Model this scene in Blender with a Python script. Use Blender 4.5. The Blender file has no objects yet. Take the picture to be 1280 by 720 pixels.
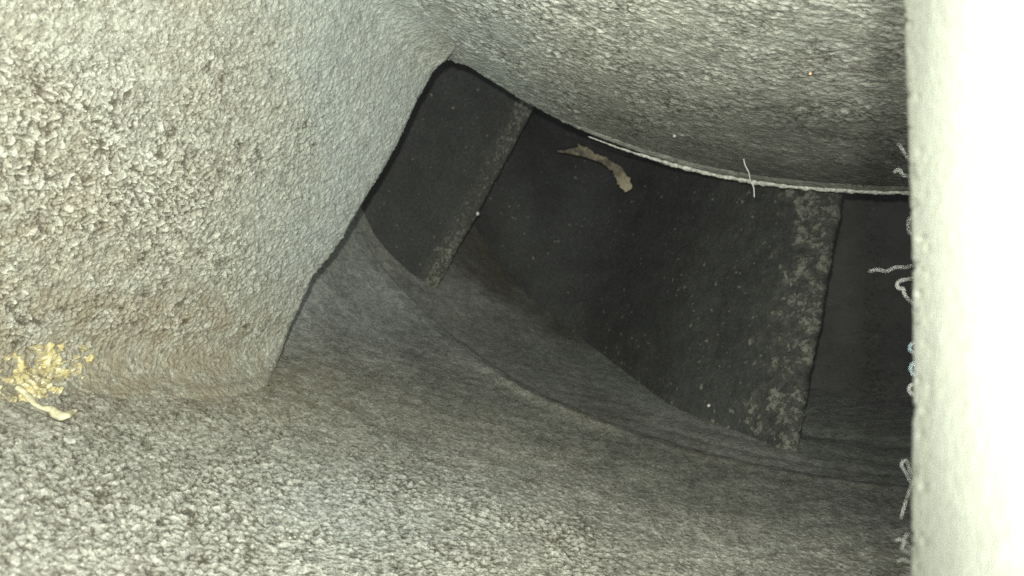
import bpy, math, random
import numpy as np
from mathutils import Vector

S = bpy.context.scene
COL = S.collection
S.unit_settings.scale_length = 0.01            # one unit is a centimetre: the passage is a few centimetres wide

# ------------------------------------------------------------------ camera
F = 914.0                                      # focal length in pixels of the 1280 wide photograph
cam_d = bpy.data.cameras.new('borescope_camera')
cam_d.sensor_width = 36.0
cam_d.lens = 36.0 * F / 1280.0
cam_d.clip_start = 0.01
cam_d.clip_end = 200
cam_d.dof.use_dof = True
cam_d.dof.focus_distance = 5.3
cam_d.dof.aperture_fstop = 1.05
cam = bpy.data.objects.new('borescope_camera', cam_d)
COL.objects.link(cam)
cam.location = (0, 0, 0)
cam.rotation_euler = (math.pi / 2, 0, 0)
S.camera = cam

# ------------------------------------------------------------------ dim ambient + the lamps of the probe tip
W = bpy.data.worlds.new('World')
S.world = W
W.use_nodes = True
bg = W.node_tree.nodes['Background']
bg.inputs['Color'].default_value = (0.86, 0.9, 1.0, 1)
bg.inputs['Strength'].default_value = 0.24

def probe_lamp(name, loc, aim, energy, size, spot, blend, col):
    ld = bpy.data.lights.new(name, 'SPOT')
    ld.energy = energy
    ld.shadow_soft_size = size
    ld.spot_size = math.radians(spot)
    ld.spot_blend = blend
    ld.color = col
    o = bpy.data.objects.new(name, ld)
    COL.objects.link(o)
    o.location = loc
    o.rotation_euler = (Vector(aim) - Vector(loc)).to_track_quat('-Z', 'Y').to_euler()
    return o
probe_lamp('probe_lamp', (-0.10, -0.05, 0.26), (-1.3, 5.0, 0.55), 1950, 0.05, 140, 1.0, (0.97, 1.0, 0.88))
probe_lamp('probe_lamp', (0.20, -0.05, -0.28), (0.3, 4.0, 1.6), 800, 0.05, 150, 1.0, (0.97, 1.0, 0.90))

S.view_settings.view_transform = 'Standard'
S.view_settings.look = 'None'
S.view_settings.exposure = 0.0
S.view_settings.gamma = 1.0
S.cycles.use_denoising = False
S.cycles.max_bounces = 4
S.cycles.diffuse_bounces = 3

# ------------------------------------------------------------------ noise
_rng = np.random.RandomState(11)
_perm = _rng.permutation(256)
_perm = np.concatenate([_perm, _perm, _perm])
_g = _rng.normal(size=(256, 3))
_g /= np.linalg.norm(_g, axis=1)[:, None]

def perlin(p):
    p = np.asarray(p)
    i = np.floor(p).astype(np.int64)
    f = p - i
    i &= 255
    u = f * f * f * (f * (f * 6 - 15) + 10)
    out = 0.0
    for dx in (0, 1):
        wx = u[..., 0] if dx else 1 - u[..., 0]
        a = _perm[i[..., 0] + dx]
        for dy in (0, 1):
            wy = u[..., 1] if dy else 1 - u[..., 1]
            b = _perm[(a + i[..., 1] + dy)]
            for dz in (0, 1):
                wz = u[..., 2] if dz else 1 - u[..., 2]
                g = _g[_perm[(b + i[..., 2] + dz)]]
                d = g[..., 0] * (f[..., 0] - dx) + g[..., 1] * (f[..., 1] - dy) + g[..., 2] * (f[..., 2] - dz)
                out = out + wx * wy * wz * d
    return out * 1.6

def fbm(p, scale, octs=3, gain=0.55, off=0.0):
    s, a, t = 0.0, 1.0, 0.0
    q = p * scale + off
    for _ in range(octs):
        s = s + a * perlin(q)
        t += a
        a *= gain
        q = q * 2.03 + 17.3
    return s / t

def sstep(a, b, x):
    t = np.clip((x - a) / (b - a), 0, 1)
    return t * t * (3 - 2 * t)

# ------------------------------------------------------------------ geometry of the passage
# w = 1 / distance from the probe; a plane has a w that is linear in the viewing direction
def at(px, py, w):
    """a point from a viewing direction and its inverse distance"""
    px, py, w = np.broadcast_arrays(np.asarray(px, float), np.asarray(py, float), np.asarray(w, float))
    d = 1.0 / (1.5 * w - .08)
    return np.stack([(px - 640) / F * d, d, -(py - 360) / F * d], axis=-1)

def w_vane(px, py):
    return .1587 - .0001504 * (px - 335) - .0000721 * (py - 455)

def w_floor(px, py):
    x, y = px - 335.0, py - 455.0
    ty = np.where(y > 0, .00025 * y, -.00025 * 80 * (1 - np.exp(np.minimum(y, 0) / 80)))
    return .1587 - .0001076 * x + 8.47e-8 * x * x + ty

def w_shroud(px, py):
    x, y = px - 565.0, py - 75.0
    return .1515 + .000135 * x - .00035 * y - 6.3e-8 * x * x

def smax(a, b, k):
    h = np.clip(0.5 + 0.5 * (a - b) / k, 0, 1)
    return b * (1 - h) + a * h + k * h * (1 - h)

def w_vane_filleted(px, py):
    v, f, s = w_vane(px, py), w_floor(px, py), w_shroud(px, py)
    w = smax(v, f, .013)
    w = smax(w, s, .015)
    dive = np.clip((np.maximum(f, s) - v) - .008, 0, .05) * .25
    return w - np.minimum(dive, .006) - np.clip((s - v) - .006, 0, .04) * .5

def spline(pts, t):
    """Catmull-Rom through pts (n,k), t in 0..1 by index"""
    P = np.asarray(pts, float)
    n = len(P)
    Q = np.vstack([2 * P[0] - P[1], P, 2 * P[-1] - P[-2]])
    s = np.clip(np.asarray(t) * (n - 1), 0, n - 1 - 1e-9)
    i = np.floor(s).astype(int)
    f = (s - i)[..., None]
    p0, p1, p2, p3 = Q[i], Q[i + 1], Q[i + 2], Q[i + 3]
    return .5 * (2 * p1 + (p2 - p0) * f + (2 * p0 - 5 * p1 + 4 * p2 - p3) * f ** 2 + (3 * p1 - p0 - 3 * p2 + p3) * f ** 3)

def resample(pts, n):
    """points evenly spaced in length along the spline"""
    t = np.linspace(0, 1, 2000)
    P = spline(pts, t)
    L = np.concatenate([[0], np.cumsum(np.linalg.norm(np.diff(P[:, :2], axis=0), axis=1))])
    tt = np.interp(np.linspace(0, L[-1], n), L, t)
    return spline(pts, tt)

def normals(P):
    du = np.gradient(P, axis=0)
    dv = np.gradient(P, axis=1)
    N = np.cross(du, dv)
    N /= np.linalg.norm(N, axis=-1)[..., None] + 1e-12
    flip = np.sign(-(N * P).sum(-1).mean())
    return N * flip

def grid_mesh(name, P, mat, attrs=None, parent=None, smooth=True, wrap=False):
    nu, nv = P.shape[:2]
    me = bpy.data.meshes.new(name)
    idx = np.arange(nu * nv).reshape(nu, nv)
    if wrap:
        idx = np.vstack([idx, idx[:1]])
    q = np.stack([idx[:-1, :-1], idx[1:, :-1], idx[1:, 1:], idx[:-1, 1:]], axis=-1).reshape(-1, 4)
    # outward: make first face look towards the probe
    k = len(q) // 2
    c = P.reshape(-1, 3)
    a, b, d = c[q[k, 0]], c[q[k, 1]], c[q[k, 3]]
    if not wrap and np.dot(np.cross(b - a, d - a), -a) < 0:
        q = q[:, ::-1]
    me.vertices.add(nu * nv)
    me.vertices.foreach_set('co', c.astype(np.float32).ravel())
    me.loops.add(q.size)
    me.loops.foreach_set('vertex_index', q.ravel().astype(np.int32))
    me.polygons.add(len(q))
    me.polygons.foreach_set('loop_start', np.arange(0, q.size, 4, dtype=np.int32))
    me.update(calc_edges=True)
    me.polygons.foreach_set('use_smooth', np.full(len(q), smooth))
    for k_, v in (attrs or {}).items():
        at_ = me.attributes.new(k_, 'FLOAT', 'POINT')
        at_.data.foreach_set('value', np.broadcast_to(v, (nu, nv)).astype(np.float32).ravel())
    me.materials.append(mat)
    me.validate()
    o = bpy.data.objects.new(name, me)
    COL.objects.link(o)
    if parent is not None:
        o.parent = parent
    return o

def tag(o, label=None, cat=None, group=None, kind=None):
    if label: o['label'] = label
    if cat: o['category'] = cat
    if group: o['group'] = group
    if kind: o['kind'] = kind
    return o

def close_back(P, thick, nose=True, n_nose=9, n_back=60):
    """P runs (u, v) with u ending at a free edge: add a rounded edge there and a back face, so the sheet becomes a plate"""
    N = normals(P)
    r = thick / 2
    e = P[-1]
    T = P[-1] - P[-4]
    T /= np.linalg.norm(T, axis=-1)[:, None]
    ne = N[-1]
    rows = []
    for th in np.linspace(0, math.pi, n_nose)[1:]:
        rows.append(e - ne * r + ne * r * math.cos(th) + T * r * math.sin(th))
    idx = np.linspace(len(P) - 2, 0, n_back).astype(int)
    for i in idx:
        rows.append(P[i] - N[i] * thick)
    return np.concatenate([P, np.stack(rows)], axis=0), len(P)

# ------------------------------------------------------------------ materials
def new_mat(name):
    m = bpy.data.materials.new(name)
    m.use_nodes = True
    nt = m.node_tree
    b = nt.nodes['Principled BSDF']
    return m, nt, b

class NB:
    def __init__(self, nt): self.nt = nt
    def n(self, t, **kw):
        x = self.nt.nodes.new(t)
        for k, v in kw.items(): setattr(x, k, v)
        return x
    def link(self, a, b): self.nt.links.new(a, b)
    def val(self, s, v):
        if hasattr(v, 'is_output') or hasattr(v, 'links'): self.link(v, s)
        else: s.default_value = v
    def attr(self, name):
        return self.n('ShaderNodeAttribute', attribute_name=name).outputs['Fac']
    def coords(self, scale=(1, 1, 1), rot=(0, 0, 0)):
        tc = self.n('ShaderNodeTexCoord').outputs['Object']
        mp = self.n('ShaderNodeMapping')
        mp.inputs['Scale'].default_value = scale
        mp.inputs['Rotation'].default_value = rot
        self.link(tc, mp.inputs['Vector'])
        return mp.outputs['Vector']
    def noise(self, vec, scale, detail=3, rough=.55, dist=0):
        x = self.n('ShaderNodeTexNoise')
        self.link(vec, x.inputs['Vector'])
        x.inputs['Scale'].default_value = scale
        x.inputs['Detail'].default_value = detail
        x.inputs['Roughness'].default_value = rough
        x.inputs['Distortion'].default_value = dist
        return x.outputs['Fac']
    def remap(self, v, a, b, c=0.0, d=1.0):
        x = self.n('ShaderNodeMapRange', interpolation_type='SMOOTHSTEP')
        self.link(v, x.inputs['Value'])
        for nm, q in zip(('From Min', 'From Max', 'To Min', 'To Max'), (a, b, c, d)):
            x.inputs[nm].default_value = q
        return x.outputs['Result']
    def math(self, op, a, b):
        x = self.n('ShaderNodeMath', operation=op)
        self.val(x.inputs[0], a); self.val(x.inputs[1], b)
        return x.outputs[0]
    def mix(self, f, a, b, mode='MIX'):
        x = self.n('ShaderNodeMix', data_type='RGBA', blend_type=mode)
        self.val(x.inputs[0], f)
        for s, v in ((x.inputs[6], a), (x.inputs[7], b)):
            if isinstance(v, tuple): s.default_value = (*v, 1)
            else: self.link(v, s)
        return x.outputs[2]
    def bump(self, h, dist, strength=1.0, prev=None):
        x = self.n('ShaderNodeBump')
        x.inputs['Distance'].default_value = dist
        x.inputs['Strength'].default_value = strength
        self.link(h, x.inputs['Height'])
        if prev is not None: self.link(prev, x.inputs['Normal'])
        return x.outputs['Normal']

def scale_material(name, base, dark, light, brown, stretch=(1, 1, 1), grain=42, rough=.62, spec=.35, glint=True, blue=(.33, .38, .39)):
    """scaled, ash coated cast metal: crumbs with dirt and painted shade in the pits, painted light on the tops, brown stains, painted glints"""
    m, nt, b = new_mat(name)
    q = NB(nt)
    v = q.coords(stretch)
    vi = q.coords()
    h, st, bl = q.attr('height'), q.attr('stain'), q.attr('blue')
    fine = q.noise(v, grain, 4, .7)
    mid = q.noise(v, grain * .38, 3, .6, .6)
    big = q.noise(vi, 1.3, 3, .6)
    c = q.mix(q.remap(mid, .34, .68), dark, base)
    c = q.mix(q.remap(fine, .50, .74, 0, .75), c, light)
    c = q.mix(q.math('MULTIPLY', q.remap(fine, .46, .26), .55), c, tuple(x * .35 for x in dark))
    sp = q.noise(v, grain * 1.7, 2, .6)
    c = q.mix(q.remap(sp, .60, .72, 0, .7), c, (.68, .68, .60))  # bright glints painted into the colour as pale specks
    c = q.mix(q.remap(sp, .40, .30, 0, .8), c, tuple(x * .25 for x in dark))
    c = q.mix(q.math('MULTIPLY', bl, q.remap(big, .3, .6, .5, 1.0)), c, q.mix(.55, c, blue))
    br = q.math('MULTIPLY', st, q.remap(q.noise(vi, 5.5, 4, .65), .36, .62, .25, 1.0))
    c = q.mix(br, c, q.mix(.72, c, brown))
    pit = q.remap(h, .44, .12, 0, .88)                       # dirt and relief shade painted into the pits
    c = q.mix(pit, c, tuple(x * .35 for x in brown))
    top = q.remap(h, .60, .95, 0, .45)                       # relief light painted onto the crumb tops
    c = q.mix(top, c, light)
    c = q.mix(q.attr('soot_shade'), c, q.mix(1.0, c, (.37, .38, .385), 'MULTIPLY'))  # darkens by the mask: soot and light falloff painted together
    q.link(c, b.inputs['Base Color'])
    q.link(q.remap(fine, .3, .75, rough + .12, rough - .22), b.inputs['Roughness'])
    b.inputs['Specular IOR Level'].default_value = spec
    n1 = q.bump(mid, .025, .6)
    n2 = q.bump(fine, .018, .9, n1)
    q.link(n2, b.inputs['Normal'])
    return m

M_vane = scale_material('scaled_vane_metal', (.34, .345, .29), (.20, .195, .16), (.62, .62, .54), (.20, .168, .112), (1, 1, 1), 34)
M_floor = scale_material('scaled_casing_metal', (.37, .367, .32), (.215, .21, .18), (.58, .58, .50), (.19, .162, .112), (1.0, .6, 1.1), 34)
M_shroud = scale_material('scaled_hub_metal', (.43, .44, .375), (.24, .24, .205), (.70, .71, .62), (.21, .19, .155), (.5, .9, 1.4), 34)
M_white = None

def dark_material(name, base, light, crust, rough=.75, stretch=(1, 1, 1)):
    m, nt, b = new_mat(name)
    q = NB(nt)
    v, vi = q.coords(stretch), q.coords()
    wear_tone = q.attr('wear_tone')
    fine = q.noise(v, 30, 4, .7)
    spots = q.noise(vi, 17, 4, .8, .3)
    c = q.mix(q.remap(fine, .4, .75, 0, .7), base, light)
    c = q.mix(q.remap(q.noise(vi, 2.4, 4, .6), .4, .65, 0, .55), c, tuple(x * .55 for x in base))
    k = q.math('ADD', spots, q.math('MULTIPLY', wear_tone, .30))
    c = q.mix(q.math('MULTIPLY', wear_tone, q.remap(fine, .3, .7, .25, .75)), c, tuple(x * .75 for x in crust))
    c = q.mix(q.remap(q.noise(vi, 75, 2, .6), .35, .7, 0, .5), c, light)
    c = q.mix(q.remap(k, .64, .92, 0, .9), c, crust)
    k2 = q.math('ADD', q.noise(vi, 15, 1.5, .5), q.math('MULTIPLY', wear_tone, .16))
    c = q.mix(q.remap(k2, .70, .78, 0, .8), c, crust)
    q.link(c, b.inputs['Base Color'])
    b.inputs['Roughness'].default_value = rough
    b.inputs['Specular IOR Level'].default_value = .25
    n1 = q.bump(q.remap(k, .66, .84), .02, .8)
    n2 = q.bump(fine, .008, .7, n1)
    q.link(n2, b.inputs['Normal'])
    return m
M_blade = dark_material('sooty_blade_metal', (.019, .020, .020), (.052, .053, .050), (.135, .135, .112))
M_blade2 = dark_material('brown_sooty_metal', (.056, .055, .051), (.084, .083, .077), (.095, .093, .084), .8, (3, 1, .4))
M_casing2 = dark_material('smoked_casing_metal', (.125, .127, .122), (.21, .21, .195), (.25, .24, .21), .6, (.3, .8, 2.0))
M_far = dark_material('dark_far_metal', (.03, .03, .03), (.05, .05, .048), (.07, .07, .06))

def plain(name, col, rough=.6, grain=60, var=.3, spec=.3, bump=.004):
    m, nt, b = new_mat(name)
    q = NB(nt)
    v = q.coords()
    f = q.noise(v, grain, 3, .6)
    c = q.mix(q.remap(f, .3, .7), tuple(x * (1 - var) for x in col), tuple(min(1, x * (1 + var)) for x in col))
    q.link(c, b.inputs['Base Color'])
    b.inputs['Roughness'].default_value = rough
    b.inputs['Specular IOR Level'].default_value = spec
    q.link(q.bump(f, bump, .8), b.inputs['Normal'])
    return m
M_white = plain('pale_coated_metal', (.60, .62, .53), .8, 30, .10, .2, .006)
M_lip = plain('worn_bare_metal', (.40, .40, .35), .5, 30, .5, .6, .016)
M_fibre = plain('pale_fibre', (.42, .43, .40), .5, 40, .3)
M_bluefibre = plain('bluish_fibre', (.50, .66, .72), .5, 40, .1)
def crust_material():
    m, nt, b = new_mat('yellow_crust')
    q = NB(nt)
    v = q.coords()
    f, g = q.noise(v, 9, 4, .7), q.noise(v, 24, 4, .7)
    c = q.mix(q.remap(f, .40, .60), (.26, .225, .14), (.47, .40, .19))
    c = q.mix(q.remap(g, .52, .66, 0, .8), c, (.68, .66, .50))
    c = q.mix(q.remap(g, .45, .34, 0, .85), c, (.12, .095, .045))
    q.link(c, b.inputs['Base Color'])
    b.inputs['Roughness'].default_value = .7
    q.link(q.bump(g, .02, .9), b.inputs['Normal'])
    return m
M_yellow = crust_material()
M_cream = plain('cream_flake', (.44, .41, .28), .6, 20, .2, .3, .008)
def scrap_material():
    m, nt, b = new_mat('tan_scrap')
    q = NB(nt)
    v = q.coords()
    f, g, tip = q.noise(v, 7, 4, .7), q.noise(v, 26, 3, .6), q.attr('tip')
    c = q.mix(q.remap(f, .38, .60), (.055, .048, .036), (.17, .145, .095))
    c = q.mix(q.math('MULTIPLY', tip, q.remap(g, .3, .6, .4, 1.0)), c, (.27, .235, .155))
    q.link(c, b.inputs['Base Color'])
    b.inputs['Roughness'].default_value = .85
    q.link(q.bump(g, .02, .9), b.inputs['Normal'])
    return m
M_tan = scrap_material()
M_grain = plain('white_grain', (.42, .42, .37), .7, 20, .35)

# ------------------------------------------------------------------ relief
def crumbs(P, L, warp=.35, off=0.0):
    """rounded crumbs parted by sharp creases, 0..1"""
    wv = np.stack([perlin(P / (L * 1.6) + off + k * 31.7) for k in range(3)], -1)
    q = P / L + wv * warp
    a = np.abs(perlin(q + off))
    b = np.abs(perlin(q * 2.1 + off + 5.1))
    return np.clip(a * 1.35 + b * .45, 0, 1.3)

def relief(P, Q, L, pits, off=0.0):
    """P real points, Q the same points stretched: gives displacement and a 0..1 height for the material"""
    c = crumbs(Q, L, .5, off)
    f = fbm(Q, 1 / (L * .28), 2, .6, off + 9)
    g = perlin(Q / (L * .21) + off + 2.2)
    h = c * .72 + f * .30 + np.abs(g) * .22
    h = h - pits * sstep(.34, .66, perlin(Q / (L * 2.1) + off + 55))
    m = fbm(P, 1.1, 3, .55, off + 3)
    return h - .35, m

# ================================================================== the setting
RIM = [(392, 165), (425, 235), (447, 280), (475, 330), (540, 398), (620, 459), (700, 503), (850, 556), (1000, 590), (1140, 608), (1300, 618), (1480, 622)]
def stretched(P, sx, sy, sz, rot=0.0):
    c, s = math.cos(rot), math.sin(rot)
    x = P[..., 0] * c - P[..., 2] * s
    z = P[..., 0] * s + P[..., 2] * c
    return np.stack([x * sx, P[..., 1] * sy, z * sz], -1)

# lower casing floor (near, up to its rim)
ns, nt_ = 760, 640
rim = resample(RIM, ns)
s = np.linspace(0, 1, ns)
near = spline([(-450, 300), (-380, 620), (-220, 900), (250, 930), (700, 940), (1100, 950), (1550, 950)], s)
t = np.linspace(0, 1, nt_)[None, :]
px = rim[:, 0:1] * (1 - t) + near[:, 0:1] * t
py = rim[:, 1:2] * (1 - t) + near[:, 1:2] * t
P = at(px, py, w_floor(px, py))
N = normals(P)
Q = stretched(P, .80, .62, 1.05, .12)
h, m = relief(P, Q, .033, .10, 2.0)
strength = .30 + .65 * sstep(420, 640, py - .18 * (px - 300)) + .35 * m + .8 * fbm(P, 2.6, 3, .6, 33)
strength = np.clip(strength * (1 - .55 * sstep(600, 1000, px)) * (.35 + .65 * sstep(.02, .30, t)), .12, 1.2)
rimfade = sstep(0, .05, t)
disp = h * .024 * strength + fbm(P, .9, 3, .5, 7) * .03 * rimfade + fbm(stretched(P, .5, 1, 1), 6, 3, .5, 7) * .012
# a low rounded ridge just before the rim
rid = np.exp(-((t - .012) / .008) ** 2) * (.014 + .022 * sstep(560, 640, px) * (1 - sstep(700, 780, px)))
P = P + N * (disp + rid)[..., None]
stain = np.clip(1.1 * np.exp(-((py - 468 - .02 * px) / 48) ** 2) * sstep(560, 300, px)
                + .18 * sstep(560, 900, px) + .25 * sstep(430, 520, py) * sstep(640, 560, py) * sstep(300, 420, px) + .25 * m, 0, 1)
blue = np.clip(np.exp(-(((px - 440) / 190) ** 2 + ((py - 640) / 75) ** 2)) * .55 + .5 * sstep(480, 380, py), 0, 1)
# the rim turns down at its far side
edge = P[0]
drop = np.stack([edge + np.array([0, .05, -.02]), edge + np.array([0, .10, -.30]), edge + np.array([0, .12, -.9])])
hh = np.clip(h * strength + .40, 0, 1)
P2 = np.concatenate([drop[::-1], P]); 
def padf(a): a = np.broadcast_to(a, (ns, nt_)); return a
# grid here runs (s, t): the drop is added along t
dr = np.stack([P[:, 0] + N[:, 0] * -d_ + np.array([0, y_, 0]) for d_, y_ in ((.9, .05), (.3, .05), (.04, .03))], axis=1)
P2 = np.concatenate([dr, P], axis=1)
def padt(a): a = np.broadcast_to(a, (ns, nt_)); return np.concatenate([np.repeat(a[:, :1], 3, 1), a], 1)
soot_shade = np.clip(.70 * sstep(.32, .0, t + .05 * fbm(P, 1.6, 4, .6, 61)) + .34 * sstep(560, 1050, px + 120 * fbm(P, 1.2, 3, .6, 62)) + .55 * fbm(P, 1.7, 5, .65, 63) - .25 * sstep(600, 400, py) * sstep(300, 150, px) - .32 * np.exp(-((t - .012) / .005) ** 2) * sstep(560, 620, px) * sstep(820, 700, px), 0, .95)  # light falloff toward rim and right painted in, noisy soot, painted highlight on ridge
floor = grid_mesh('casing_floor', P2, M_floor, dict(soot_shade=padt(soot_shade), height=padt(hh), stain=padt(stain), blue=padt(blue)))
tag(floor, 'rough grey concave casing surface running along the bottom up to its curved rim', 'casing', kind='structure')

# casing floor beyond the rim, smoother and smoked, with shallow turned grooves
ns, nt_ = 420, 200
rim = resample([(p[0], p[1] + 12) for p in RIM], ns)
s = np.linspace(0, 1, ns)[:, None]
t = np.linspace(0, 1, nt_)[None, :]
px = rim[:, 0:1] + (60 + 30 * s) * t * (1 - .5 * s)
py = rim[:, 1:2] - 330 * t * (1 - .45 * s)
P = at(px, py, w_floor(px, py) * .999 - .0002)
N = normals(P)
up = (rim[:, 1:2] - py)
gro = -.012 * np.exp(-((up - 40) / 5) ** 2) * sstep(700, 900, px) - .03 * np.exp(-((up - 62) / 7) ** 2) * sstep(760, 1000, px) - .012 * np.exp(-((up - 25) / 3) ** 2) * sstep(620, 900, px)
h, m = relief(P, stretched(P, .45, .8, 1.15, .12), .045, .05, 2.0)
P = P + N * (gro + h * .005 + fbm(stretched(P, .3, 1, 1), 9, 3, .6, 4) * .010)[..., None]
floor2 = grid_mesh('downstream_casing_floor', P, M_floor, dict(soot_shade=np.clip(.80 + .4 * fbm(P, 1.2, 4, .6, 66) + .35 * sstep(980, 1060, px), 0, 1), height=.5 - .34 * sstep(20, 130, up + 40 * fbm(P, 1.5, 3)) * sstep(800, 700, px), stain=np.clip(.3 + .8 * m, 0, 1), blue=np.full(px.shape, .35)))  # wedge between the blades darkened further through a lowered height value
tag(floor2, 'smooth smoked casing surface beyond the curved rim, under the dark blades', 'casing', kind='structure')

# far dark casing behind the blades
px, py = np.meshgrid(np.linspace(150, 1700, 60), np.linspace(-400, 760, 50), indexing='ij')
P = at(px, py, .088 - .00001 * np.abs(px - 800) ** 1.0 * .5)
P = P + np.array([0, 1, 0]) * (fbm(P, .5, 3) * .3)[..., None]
far = grid_mesh('far_casing_wall', P, M_far, dict(wear_tone=np.zeros_like(px)))
tag(far, 'black far wall of the casing behind the blades', 'casing wall', kind='structure')

# hub shroud along the top, with its lip
SRIM = [(330, -60), (440, 5), (510, 50), (545, 70), (568, 77), (590, 86), (617, 103), (665, 132), (720, 160), (780, 184), (840, 203), (900, 218), (975, 230), (1050, 237), (1140, 240), (1300, 238), (1450, 230)]
ns, nt_ = 760, 470
rim = resample(SRIM, ns)
s = np.linspace(0, 1, ns)
farb = spline([(200, -330), (420, -330), (700, -330), (1000, -330), (1550, -330)], s)
t = np.linspace(0, 1, nt_)[None, :]
px = rim[:, 0:1] * (1 - t) + farb[:, 0:1] * t
py = rim[:, 1:2] * (1 - t) + farb[:, 1:2] * t
P = at(px, py, w_shroud(px, py))
N = normals(P)
Q = stretched(P, .48, .8, 1.15, -.05)
h, m = relief(P, Q, .040, .08, 40.0)
strength = np.clip(.75 + .6 * m + .8 * fbm(P, 2.8, 3, .6, 35) - .35 * sstep(130, 230, py), .2, 1.1)
dist = (t * 1.0)
disp = h * .024 * strength + fbm(P, 1.1, 3, .5, 70) * .03 * sstep(0, .06, t)
wl = sstep(690, 800, px)
groove = -.09 * np.exp(-((t - .0075) / .0035) ** 2) * wl * (1 - .3 * sstep(1000, 1100, px))
P = P + N * (disp + groove)[..., None]
stain = np.clip(.25 + .4 * sstep(120, 220, py) + .5 * m + .25 * sstep(700, 1100, px), 0, 1)
blue = np.clip(.7 * sstep(760, 600, px) + .15, 0, 1)
hh = np.clip(h * strength + .42, 0, 1)
dr = np.stack([P[:, 0] - N[:, 0] * d_ + np.array([0, y_, 0]) for d_, y_ in ((.9, .10), (.25, .06), (.04, .03))], axis=1)
P2 = np.concatenate([dr, P], axis=1)
def padt(a): a = np.broadcast_to(a, (ns, nt_)); return np.concatenate([np.repeat(a[:, :1], 3, 1), a], 1)
soot_shade = np.clip(.62 * sstep(.30, .0, t + .05 * fbm(P, 1.6, 4, .6, 64)) * sstep(560, 800, px) + .25 * sstep(700, 1100, px) * sstep(.6, .2, t) + .40 * fbm(P, 1.8, 4, .6, 65), 0, .9)  # light falloff toward the lip and right painted in, with soot blotches
shroud = grid_mesh('hub_shroud', P2, M_shroud, dict(soot_shade=padt(soot_shade), height=padt(hh), stain=padt(stain), blue=padt(blue)))
tag(shroud, 'rough grey curved hub surface overhead with streaky scale and a worn lip', 'shroud', kind='structure')

def tube(name, C, R, mat, parent=None, seg=8, rough=0.0, attrs=None):
    """a tube of varying radius along points C (n,3)"""
    C = np.asarray(C, float)
    R = np.broadcast_to(np.asarray(R, float), (len(C),)).copy()
    R[0] *= .25; R[-1] *= .25
    T = np.gradient(C, axis=0)
    T /= np.linalg.norm(T, axis=1)[:, None] + 1e-12
    A = np.cross(T, np.array([0.13, 1.0, 0.21])); A /= np.linalg.norm(A, axis=1)[:, None]
    B = np.cross(T, A)
    th = np.linspace(0, 2 * math.pi, seg, endpoint=False)
    P = C[None] + (np.cos(th)[:, None, None] * A[None] + np.sin(th)[:, None, None] * B[None]) * R[None, :, None]
    if rough:
        P = P + (P - C[None]) * (fbm(P, 12, 3)[..., None] * rough * 2)
    return grid_mesh(name, P, mat, attrs, parent, wrap=True)

lip_px = resample([(735, 170.5, 0), (758, 179, 0), (780, 187, 0), (840, 205, 0), (900, 219.5, 0), (975, 231.5, 0), (1050, 238, 0), (1140, 241, 0), (1300, 239, 0)], 260)
lipw = w_shroud(lip_px[:, 0], lip_px[:, 1]) + .0003
C = at(lip_px[:, 0], lip_px[:, 1], lipw)
rr = .003 + .022 * sstep(700, 860, lip_px[:, 0]) - .006 * sstep(980, 1130, lip_px[:, 0])
rr = rr * (1 + .18 * fbm(C, 5, 3, .6, 3))
lip = tube('lip', C, rr, M_lip, shroud, 12, .5)
lip['label'] = 'worn bright metal lip'

# ================================================================== the near vane on the left
TE = [(262, 590), (300, 530), (322, 490), (337, 455), (350, 425), (362, 400), (377, 370), (388, 346), (404, 328), (419, 308), (441, 270), (468, 224), (494, 176), (520, 126), (533, 103), (543, 87), (557, 74), (600, 20), (650, -60), (700, -240)]
nu, nv = 720, 620
te = resample(TE, nv)
u = np.linspace(0, 1, nu)[:, None]
lx = np.full((1, nv), -380.0)
ly = te[None, :, 1] * 1.0
px = lx * (1 - u) + te[None, :, 0] * u
py = (ly - 30 * np.sin(u * math.pi) * 0) + np.zeros_like(px)
P = at(px, py, w_vane_filleted(px, py))
P, n_front = close_back(P, .16)
N = normals(P)
ux = np.concatenate([px, np.repeat(px[-1:], len(P) - nu, 0)])
uy = np.concatenate([py, np.repeat(py[-1:], len(P) - nu, 0)])
h, m = relief(P, P, .040, .27, 80.0)
h2, _ = relief(P, P * np.array([.8, 1, 1.1]), .040, .2, 120.0)
rough_zone = np.exp(-(((ux - 165) / 230) ** 2 + ((uy - 240) / 210) ** 2)) + .55 * sstep(250, -50, ux)
strength = np.clip(.10 + rough_zone * (.80 + 1.1 * fbm(P, 2.4, 3, .6, 31)) + .30 * m, .07, 1.3)
strength = strength * (1 - .35 * sstep(430, 480, uy))
amp = strength * .044 * h + h2 * .009 + fbm(P, .8, 3, .5, 8) * .05
amp = np.where(np.arange(len(P))[:, None] > n_front + 8, 0, amp)
P = P + N * amp[..., None]
stain = np.clip(.20 + .95 * sstep(330, 430, uy) * sstep(530, 470, uy) * sstep(420, 250, ux) + .40 * sstep(330, 60, ux) * sstep(-.2, .5, m + .3) + .3 * m - .3 * sstep(330, 430, ux), 0, 1)
blue = np.clip(.75 * sstep(250, 400, ux), 0, 1)
hh = np.clip(h * strength * 1.15 + .44 + .1 * h2, 0, 1)
vane = grid_mesh('guide_vane', P, M_vane, dict(height=hh, stain=stain, blue=blue))
tag(vane, 'big grey vane filling the left side, pitted and crusty, merging into the floor', 'vane', 'guide vanes on either side of the probe')

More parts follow.
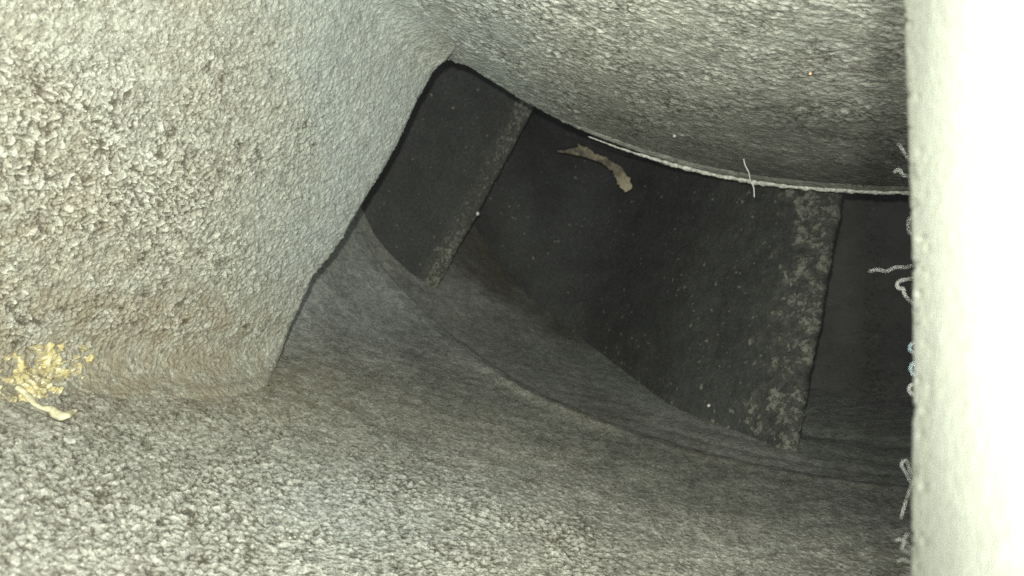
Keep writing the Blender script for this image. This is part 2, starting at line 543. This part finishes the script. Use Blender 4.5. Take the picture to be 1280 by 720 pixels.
# ================================================================== the pale vane on the right
RE = [(1122, -260), (1126, -80), (1129, 0), (1133, 100), (1137, 220), (1141, 330), (1142, 430), (1141, 520), (1139, 620), (1138, 720), (1135, 950)]
nu, nv = 150, 560
re_ = resample(RE, nv)
u = np.linspace(0, 1, nu)[:, None]
px = 1640.0 * (1 - u) + re_[None, :, 0] * u
py = np.broadcast_to(re_[None, :, 1], px.shape)
w = .36 + .0024 * (px - 1140)
P = at(px, py, w)
P, n_front = close_back(P, .22)
N = normals(P)
h, m = relief(P, P, .05, 0, 160.0)
amp = h * .0015 + fbm(P, 1.5, 2, .5, 9) * .004 + 0
amp = amp + np.maximum(0, fbm(P, 26, 3, .6, 91) - .22) * .07 * sstep(.93, 1.0, np.arange(len(P))[:, None] / n_front)
amp = np.where(np.arange(len(P))[:, None] > n_front + 8, 0, amp)
P = P + N * amp[..., None]
rv = grid_mesh('guide_vane', P, M_white, dict(height=np.clip(h * .4 + .55, 0, 1), stain=np.clip(.15 + m * .5, 0, .5), blue=np.zeros(h.shape)))
tag(rv, 'glaring white vane edge standing upright along the right side', 'vane', 'guide vanes on either side of the probe')

# ================================================================== the dark blades of the next row
def blade(name, rows, thick, nu, nv, wear_tone_fn, label, amp=.010, off=0.0, mat=None):
    """rows: control rows from bottom to top, each (px, py, w) from the hidden end to the free edge"""
    R = np.stack([resample_w(r, nu) for r in rows], axis=1)          # (nu, rows, 3)
    Rt = np.stack([spline(R[i], np.linspace(0, 1, nv)) for i in range(nu)])
    px, py, w = Rt[..., 0], Rt[..., 1], Rt[..., 2]
    P = at(px, py, w)
    P, n_front = close_back(P, thick)
    N = normals(P)
    k = len(P) - nu
    ux = np.concatenate([px, np.repeat(px[-1:], k, 0)])
    uy = np.concatenate([py, np.repeat(py[-1:], k, 0)])
    uu = np.concatenate([np.repeat(np.linspace(0, 1, nu)[:, None], nv, 1), np.ones((k, nv))])
    vv = np.broadcast_to(np.linspace(0, 1, nv)[None], uu.shape)
    wear_tone = wear_tone_fn(ux, uy, uu, vv)
    a = crumbs(P, .06, .5, off) * amp * (.3 + wear_tone) + fbm(P, 3, 3, .5, off) * .012
    a = np.where(np.arange(len(P))[:, None] > n_front + 8, 0, a)
    P = P + N * a[..., None]
    o = grid_mesh(name, P, mat or M_blade, dict(wear_tone=wear_tone))
    return tag(o, label, 'blade', 'dark blades of the row beyond the rim')

def resample_w(r, n):
    r = np.asarray(r, float)
    t = np.linspace(0, 1, 800)
    P = spline(r, t)
    L = np.concatenate([[0], np.cumsum(np.linalg.norm(np.diff(P[:, :2], axis=0), axis=1))])
    return spline(r, np.interp(np.linspace(0, L[-1], n), L, t))

# blade A, between the near vane and the big blade
def wearA(ux, uy, uu, vv):
    n = fbm(np.stack([ux / 60, uy / 60, uu * 0], -1), 1, 3)
    return np.clip(sstep(.87 - .09 * np.clip(n, -1, 1), .95, uu) * (.95 + .5 * n) * (.55 + .45 * sstep(.55, .8, vv) + .45 * sstep(.5, .3, vv)) + .12 * sstep(.70, .9, uu), 0, 1)
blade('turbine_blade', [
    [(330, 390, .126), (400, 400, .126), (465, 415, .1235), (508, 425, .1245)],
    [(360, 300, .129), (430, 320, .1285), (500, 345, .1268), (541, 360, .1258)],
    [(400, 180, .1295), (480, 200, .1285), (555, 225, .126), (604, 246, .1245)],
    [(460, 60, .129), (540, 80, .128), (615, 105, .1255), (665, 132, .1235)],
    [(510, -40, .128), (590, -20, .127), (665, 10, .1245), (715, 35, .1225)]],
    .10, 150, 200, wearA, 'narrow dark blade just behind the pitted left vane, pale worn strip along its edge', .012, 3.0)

# blade B, the large one in the middle
def wearB(ux, uy, uu, vv):
    n = fbm(np.stack([ux / 45, uy / 45, uu * 0 + 3], -1), 1, 3)
    n2 = fbm(np.stack([ux / 16, uy / 16, uu * 0 + 9], -1), 1, 3)
    return np.clip(sstep(.90, 1.0, uu + .15 * n2 + .05 * sstep(.62, .75, vv)) * (.75 + .8 * n) + .24 * sstep(.30, .95, uu) * (.6 + n + 1.6 * n2) + .25 * sstep(.4, .2, vv) * sstep(.3, .6, uu) , 0, 1.1)
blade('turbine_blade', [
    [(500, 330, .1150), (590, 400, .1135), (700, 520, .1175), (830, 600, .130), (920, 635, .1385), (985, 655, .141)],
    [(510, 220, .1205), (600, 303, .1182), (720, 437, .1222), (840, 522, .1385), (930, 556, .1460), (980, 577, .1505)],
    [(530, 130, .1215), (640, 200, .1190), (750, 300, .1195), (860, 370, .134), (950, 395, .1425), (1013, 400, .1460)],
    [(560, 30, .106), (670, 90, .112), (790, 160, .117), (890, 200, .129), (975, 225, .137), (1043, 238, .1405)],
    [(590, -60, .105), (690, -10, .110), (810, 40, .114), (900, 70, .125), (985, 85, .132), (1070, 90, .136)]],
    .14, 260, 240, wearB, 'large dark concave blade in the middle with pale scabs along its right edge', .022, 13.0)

# blade C, seen only as a dark strip beside the white vane
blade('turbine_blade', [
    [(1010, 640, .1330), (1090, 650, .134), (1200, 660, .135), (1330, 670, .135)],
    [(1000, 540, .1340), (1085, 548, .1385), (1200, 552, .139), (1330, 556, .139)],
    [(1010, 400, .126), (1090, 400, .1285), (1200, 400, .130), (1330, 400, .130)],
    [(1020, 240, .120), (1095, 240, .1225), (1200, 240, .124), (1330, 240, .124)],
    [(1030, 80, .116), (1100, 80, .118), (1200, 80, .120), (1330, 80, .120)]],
    .12, 90, 120, lambda a, b, c, d: .35 * np.exp(-((a - 1092) / 22) ** 2) + .25 * sstep(330, 520, b), 'plain dark blade seen only as a strip between the large blade and the white vane', .006, 23.0, M_blade2)  # vertical paler band and paler foot, set through this value

# ================================================================== deposits, scraps, fibres
def deposit(name, cx, cy, ax, ay, rot, hgt, mat, label, cat, n=90, off=0.0, wfn=None, lift=0.0, thr=.15):
    """a crust with an uneven outline lying on the surface given by wfn"""
    g = np.linspace(-1.25, 1.25, n)
    a, b = np.meshgrid(g, g, indexing='ij')
    c_, s_ = math.cos(rot), math.sin(rot)
    px = cx + (a * ax) * c_ - (b * ay) * s_
    py = cy + (a * ax) * s_ + (b * ay) * c_
    P = at(px, py, wfn(px, py))
    N = normals(P)
    r = np.sqrt(a * a + b * b)
    nn = fbm(P, 7, 4, .6, off)
    body = (1 - r) * 1.1 - 4 * np.clip(r - .85, 0, 1) + nn * 1.5 + fbm(P, 16, 3, .6, off + 4) * 1.0 - thr
    hgtv = np.clip(body, -.35, .6) * hgt * 1.6 + crumbs(P, .05, .5, off) * hgt * .7 * (body > -.1) + lift
    hgtv = np.where(body < 0, body * .14, hgtv)
    P = P + N * hgtv[..., None]
    o = grid_mesh(name, P, mat)
    return tag(o, label, cat)

# yellow crust in the corner of the left vane and the floor
deposit('yellow_crust', 48, 466, 84, 38, -.25, .015, M_yellow, 'knobbly yellow crust in the corner where the left vane meets the floor', 'deposit', 150, 5.0, lambda a, b: smax(w_vane(a, b), w_floor(a, b), .013), .004, .56)
def ribbon(name, pts, width, mat, label, cat, wfn, lift=.02, n=60, th=.014, off=0.0):
    """a flat flake lying on a surface: closed tube flattened towards it"""
    c = resample([(p[0], p[1], 0) for p in pts], n)
    wd = np.interp(np.linspace(0, 1, n), np.linspace(0, 1, len(width)), width)
    C = at(c[:, 0], c[:, 1], wfn(c[:, 0], c[:, 1]))
    e = at(c[:, 0] + 2, c[:, 1], wfn(c[:, 0] + 2, c[:, 1])); f = at(c[:, 0], c[:, 1] + 2, wfn(c[:, 0], c[:, 1] + 2))
    Nn = np.cross(e - C, f - C); Nn /= np.linalg.norm(Nn, axis=1)[:, None]
    Nn *= np.sign(-(Nn * C).sum(1))[:, None]
    T = np.gradient(C, axis=0); T /= np.linalg.norm(T, axis=1)[:, None]
    B = np.cross(T, Nn)
    C = C + Nn * lift
    thv = np.linspace(0, 2 * math.pi, 14, endpoint=False)
    P = C[None] + np.cos(thv)[:, None, None] * B[None] * wd[None, :, None] + np.sin(thv)[:, None, None] * Nn[None] * np.minimum(th, wd * .8)[None, :, None]
    P = P + (P - C[None]) * (fbm(P, 14, 3, .6, off)[..., None] * .9) + Nn[None] * (fbm(P, 8, 2, .5, off)[..., None] * .015)
    return tag(grid_mesh(name, P, mat, dict(tip=sstep(.72, .95, np.linspace(0, 1, n))[None, :]), wrap=True), label, cat)
ribbon('cream_flake', [(18, 488), (30, 500), (44, 513), (62, 517), (74, 526), (92, 519)], [.02, .026, .014, .022, .03, .010], M_cream,
       'pale yellow curled flake lying just below the yellow crust', 'flake', lambda a, b: smax(w_vane(a, b), w_floor(a, b), .013), .03, 70, .02)
ribbon('cream_flake', [(78, 552), (86, 556), (93, 554)], [.008, .024, .008], M_grain,
       'tiny white flake on the floor under the pale yellow curl', 'flake', w_floor, .025, 24)

# tan scrap clinging to the large blade
def w_scrap(px, py): return .1245 + .00003 * (px - 745) - .00001 * (py - 205)
ribbon('tan_scrap', [(697, 189), (712, 190), (727, 189), (743, 196), (758, 202), (768, 211), (777, 221), (786, 238)], [.008, .03, .060, .05, .04, .045, .055, .085, .05], M_tan,
       'torn tan scrap hanging on the upper left of the large dark blade', 'scrap', w_scrap, .0, 110, .012, 3.0)
ribbon('tan_spur', [(722, 180), (727, 186), (728, 192)], [.008, .024, .01], M_tan, None, None, w_scrap, .0, 20)
spur = bpy.data.objects['tan_spur']; spur.parent = bpy.data.objects['tan_scrap']

def grain(px, py, w, r, label, mat=M_grain):
    n1, n2 = 14, 10
    th = np.linspace(0, 2 * math.pi, n1, endpoint=False)[:, None]
    ph = np.linspace(.02, math.pi - .02, n2)[None]
    D = np.stack([np.cos(th) * np.sin(ph), np.sin(th) * np.sin(ph), np.cos(ph) + 0 * th], -1)
    c = at(px, py, w)
    P = c + D * r * (1 + .35 * perlin(D * 1.7 + px)[..., None])
    return tag(grid_mesh('mineral_grain', P, mat, wrap=True), label, 'grain')
grain(843, 170, w_shroud(843, 170) + 0.0008, .014, 'single white grain stuck on the overhead surface above its lip')
grain(597, 267, .1262, .022, 'round pale grain on the worn edge of the narrow blade')
grain(886, 507, .1452, .016, 'pale grain near the bottom edge of the large dark blade')
grain(1013, 92, w_shroud(1013, 92) + .001, .009, 'tiny orange tinted grain high on the overhead surface', plain('orange_grain', (.6, .38, .25), .6))

def fibre(pts, w, r, label, mat=M_fibre, n=40):
    c = resample([(p[0], p[1], (p[2] if len(p) > 2 else 0)) for p in pts], n)
    C = at(c[:, 0], c[:, 1], w + c[:, 2])
    o = tube('fibre', C, r, mat, None, 6)
    return tag(o, label, 'fibre', 'loose fibres caught on the metal')
WE = .337
fibre([(929, 194), (931, 205), (936, 216), (938, 226), (942, 234), (943, 247)], .1495, .0065, 'bent fibre hanging over the overhead lip')
fibre([(1086, 339), (1098, 337), (1108, 339), (1120, 334), (1132, 334), (1144, 331)], WE, .22 * .0026, 'straight thin fibre poking left from the white vane edge')
fibre([(1146, 347), (1134, 349), (1125, 351), (1121, 356), (1124, 361), (1129, 360), (1130, 366), (1136, 375), (1146, 382)], WE, .22 * .0045, 'small hooked fibre loop just below the straight one')
fibre([(1146, 428), (1139, 430), (1137, 437), (1143, 442), (1146, 448), (1140, 455), (1138, 461), (1142, 470), (1148, 474)], WE, .22 * .0050, 'bluish curled fibre on the middle of the white edge', M_bluefibre)
fibre([(1147, 480), (1139, 481), (1136, 487), (1140, 493), (1147, 498)], WE, .22 * .0095, 'thick pale curl of fluff below the bluish fibre')
fibre([(1146, 604), (1138, 602), (1133, 592), (1127, 582), (1129, 576), (1134, 577), (1137, 588), (1142, 598)], WE, .22 * .0042, 'folded fibre standing off the lower white edge')
fibre([(1147, 592), (1139, 606), (1134, 622), (1130, 634), (1126, 648)], WE, .22 * .0036, 'long slanting fibre below the folded one')
fibre([(1118, 676), (1126, 674), (1130, 679), (1127, 685), (1134, 690), (1146, 694)], WE, .22 * .0036, 'crinkled fibre near the bottom of the white edge')
fibre([(1121, 702), (1130, 699), (1138, 703), (1148, 701)], WE, .22 * .0034, 'short fibre lowest on the white edge')
fibre([(1146, 688), (1137, 684), (1131, 674), (1134, 668), (1142, 672)], WE, .22 * .0028, 'tiny looped fibre just above the lowest short one')
fibre([(1117, 216), (1124, 212), (1129, 219), (1138, 221), (1146, 228)], WE, .22 * .0030, 'short curled fibre where the white edge passes the overhead lip')
fibre([(1144, 204), (1134, 197), (1128, 186), (1122, 180)], WE, .22 * .0022, 'faint fibre slanting up beside the upper white edge')
fibre([(1146, 296), (1137, 291), (1135, 280), (1138, 272), (1146, 268)], WE, .22 * .0030, 'small fibre arch on the white edge above the straight fibre')
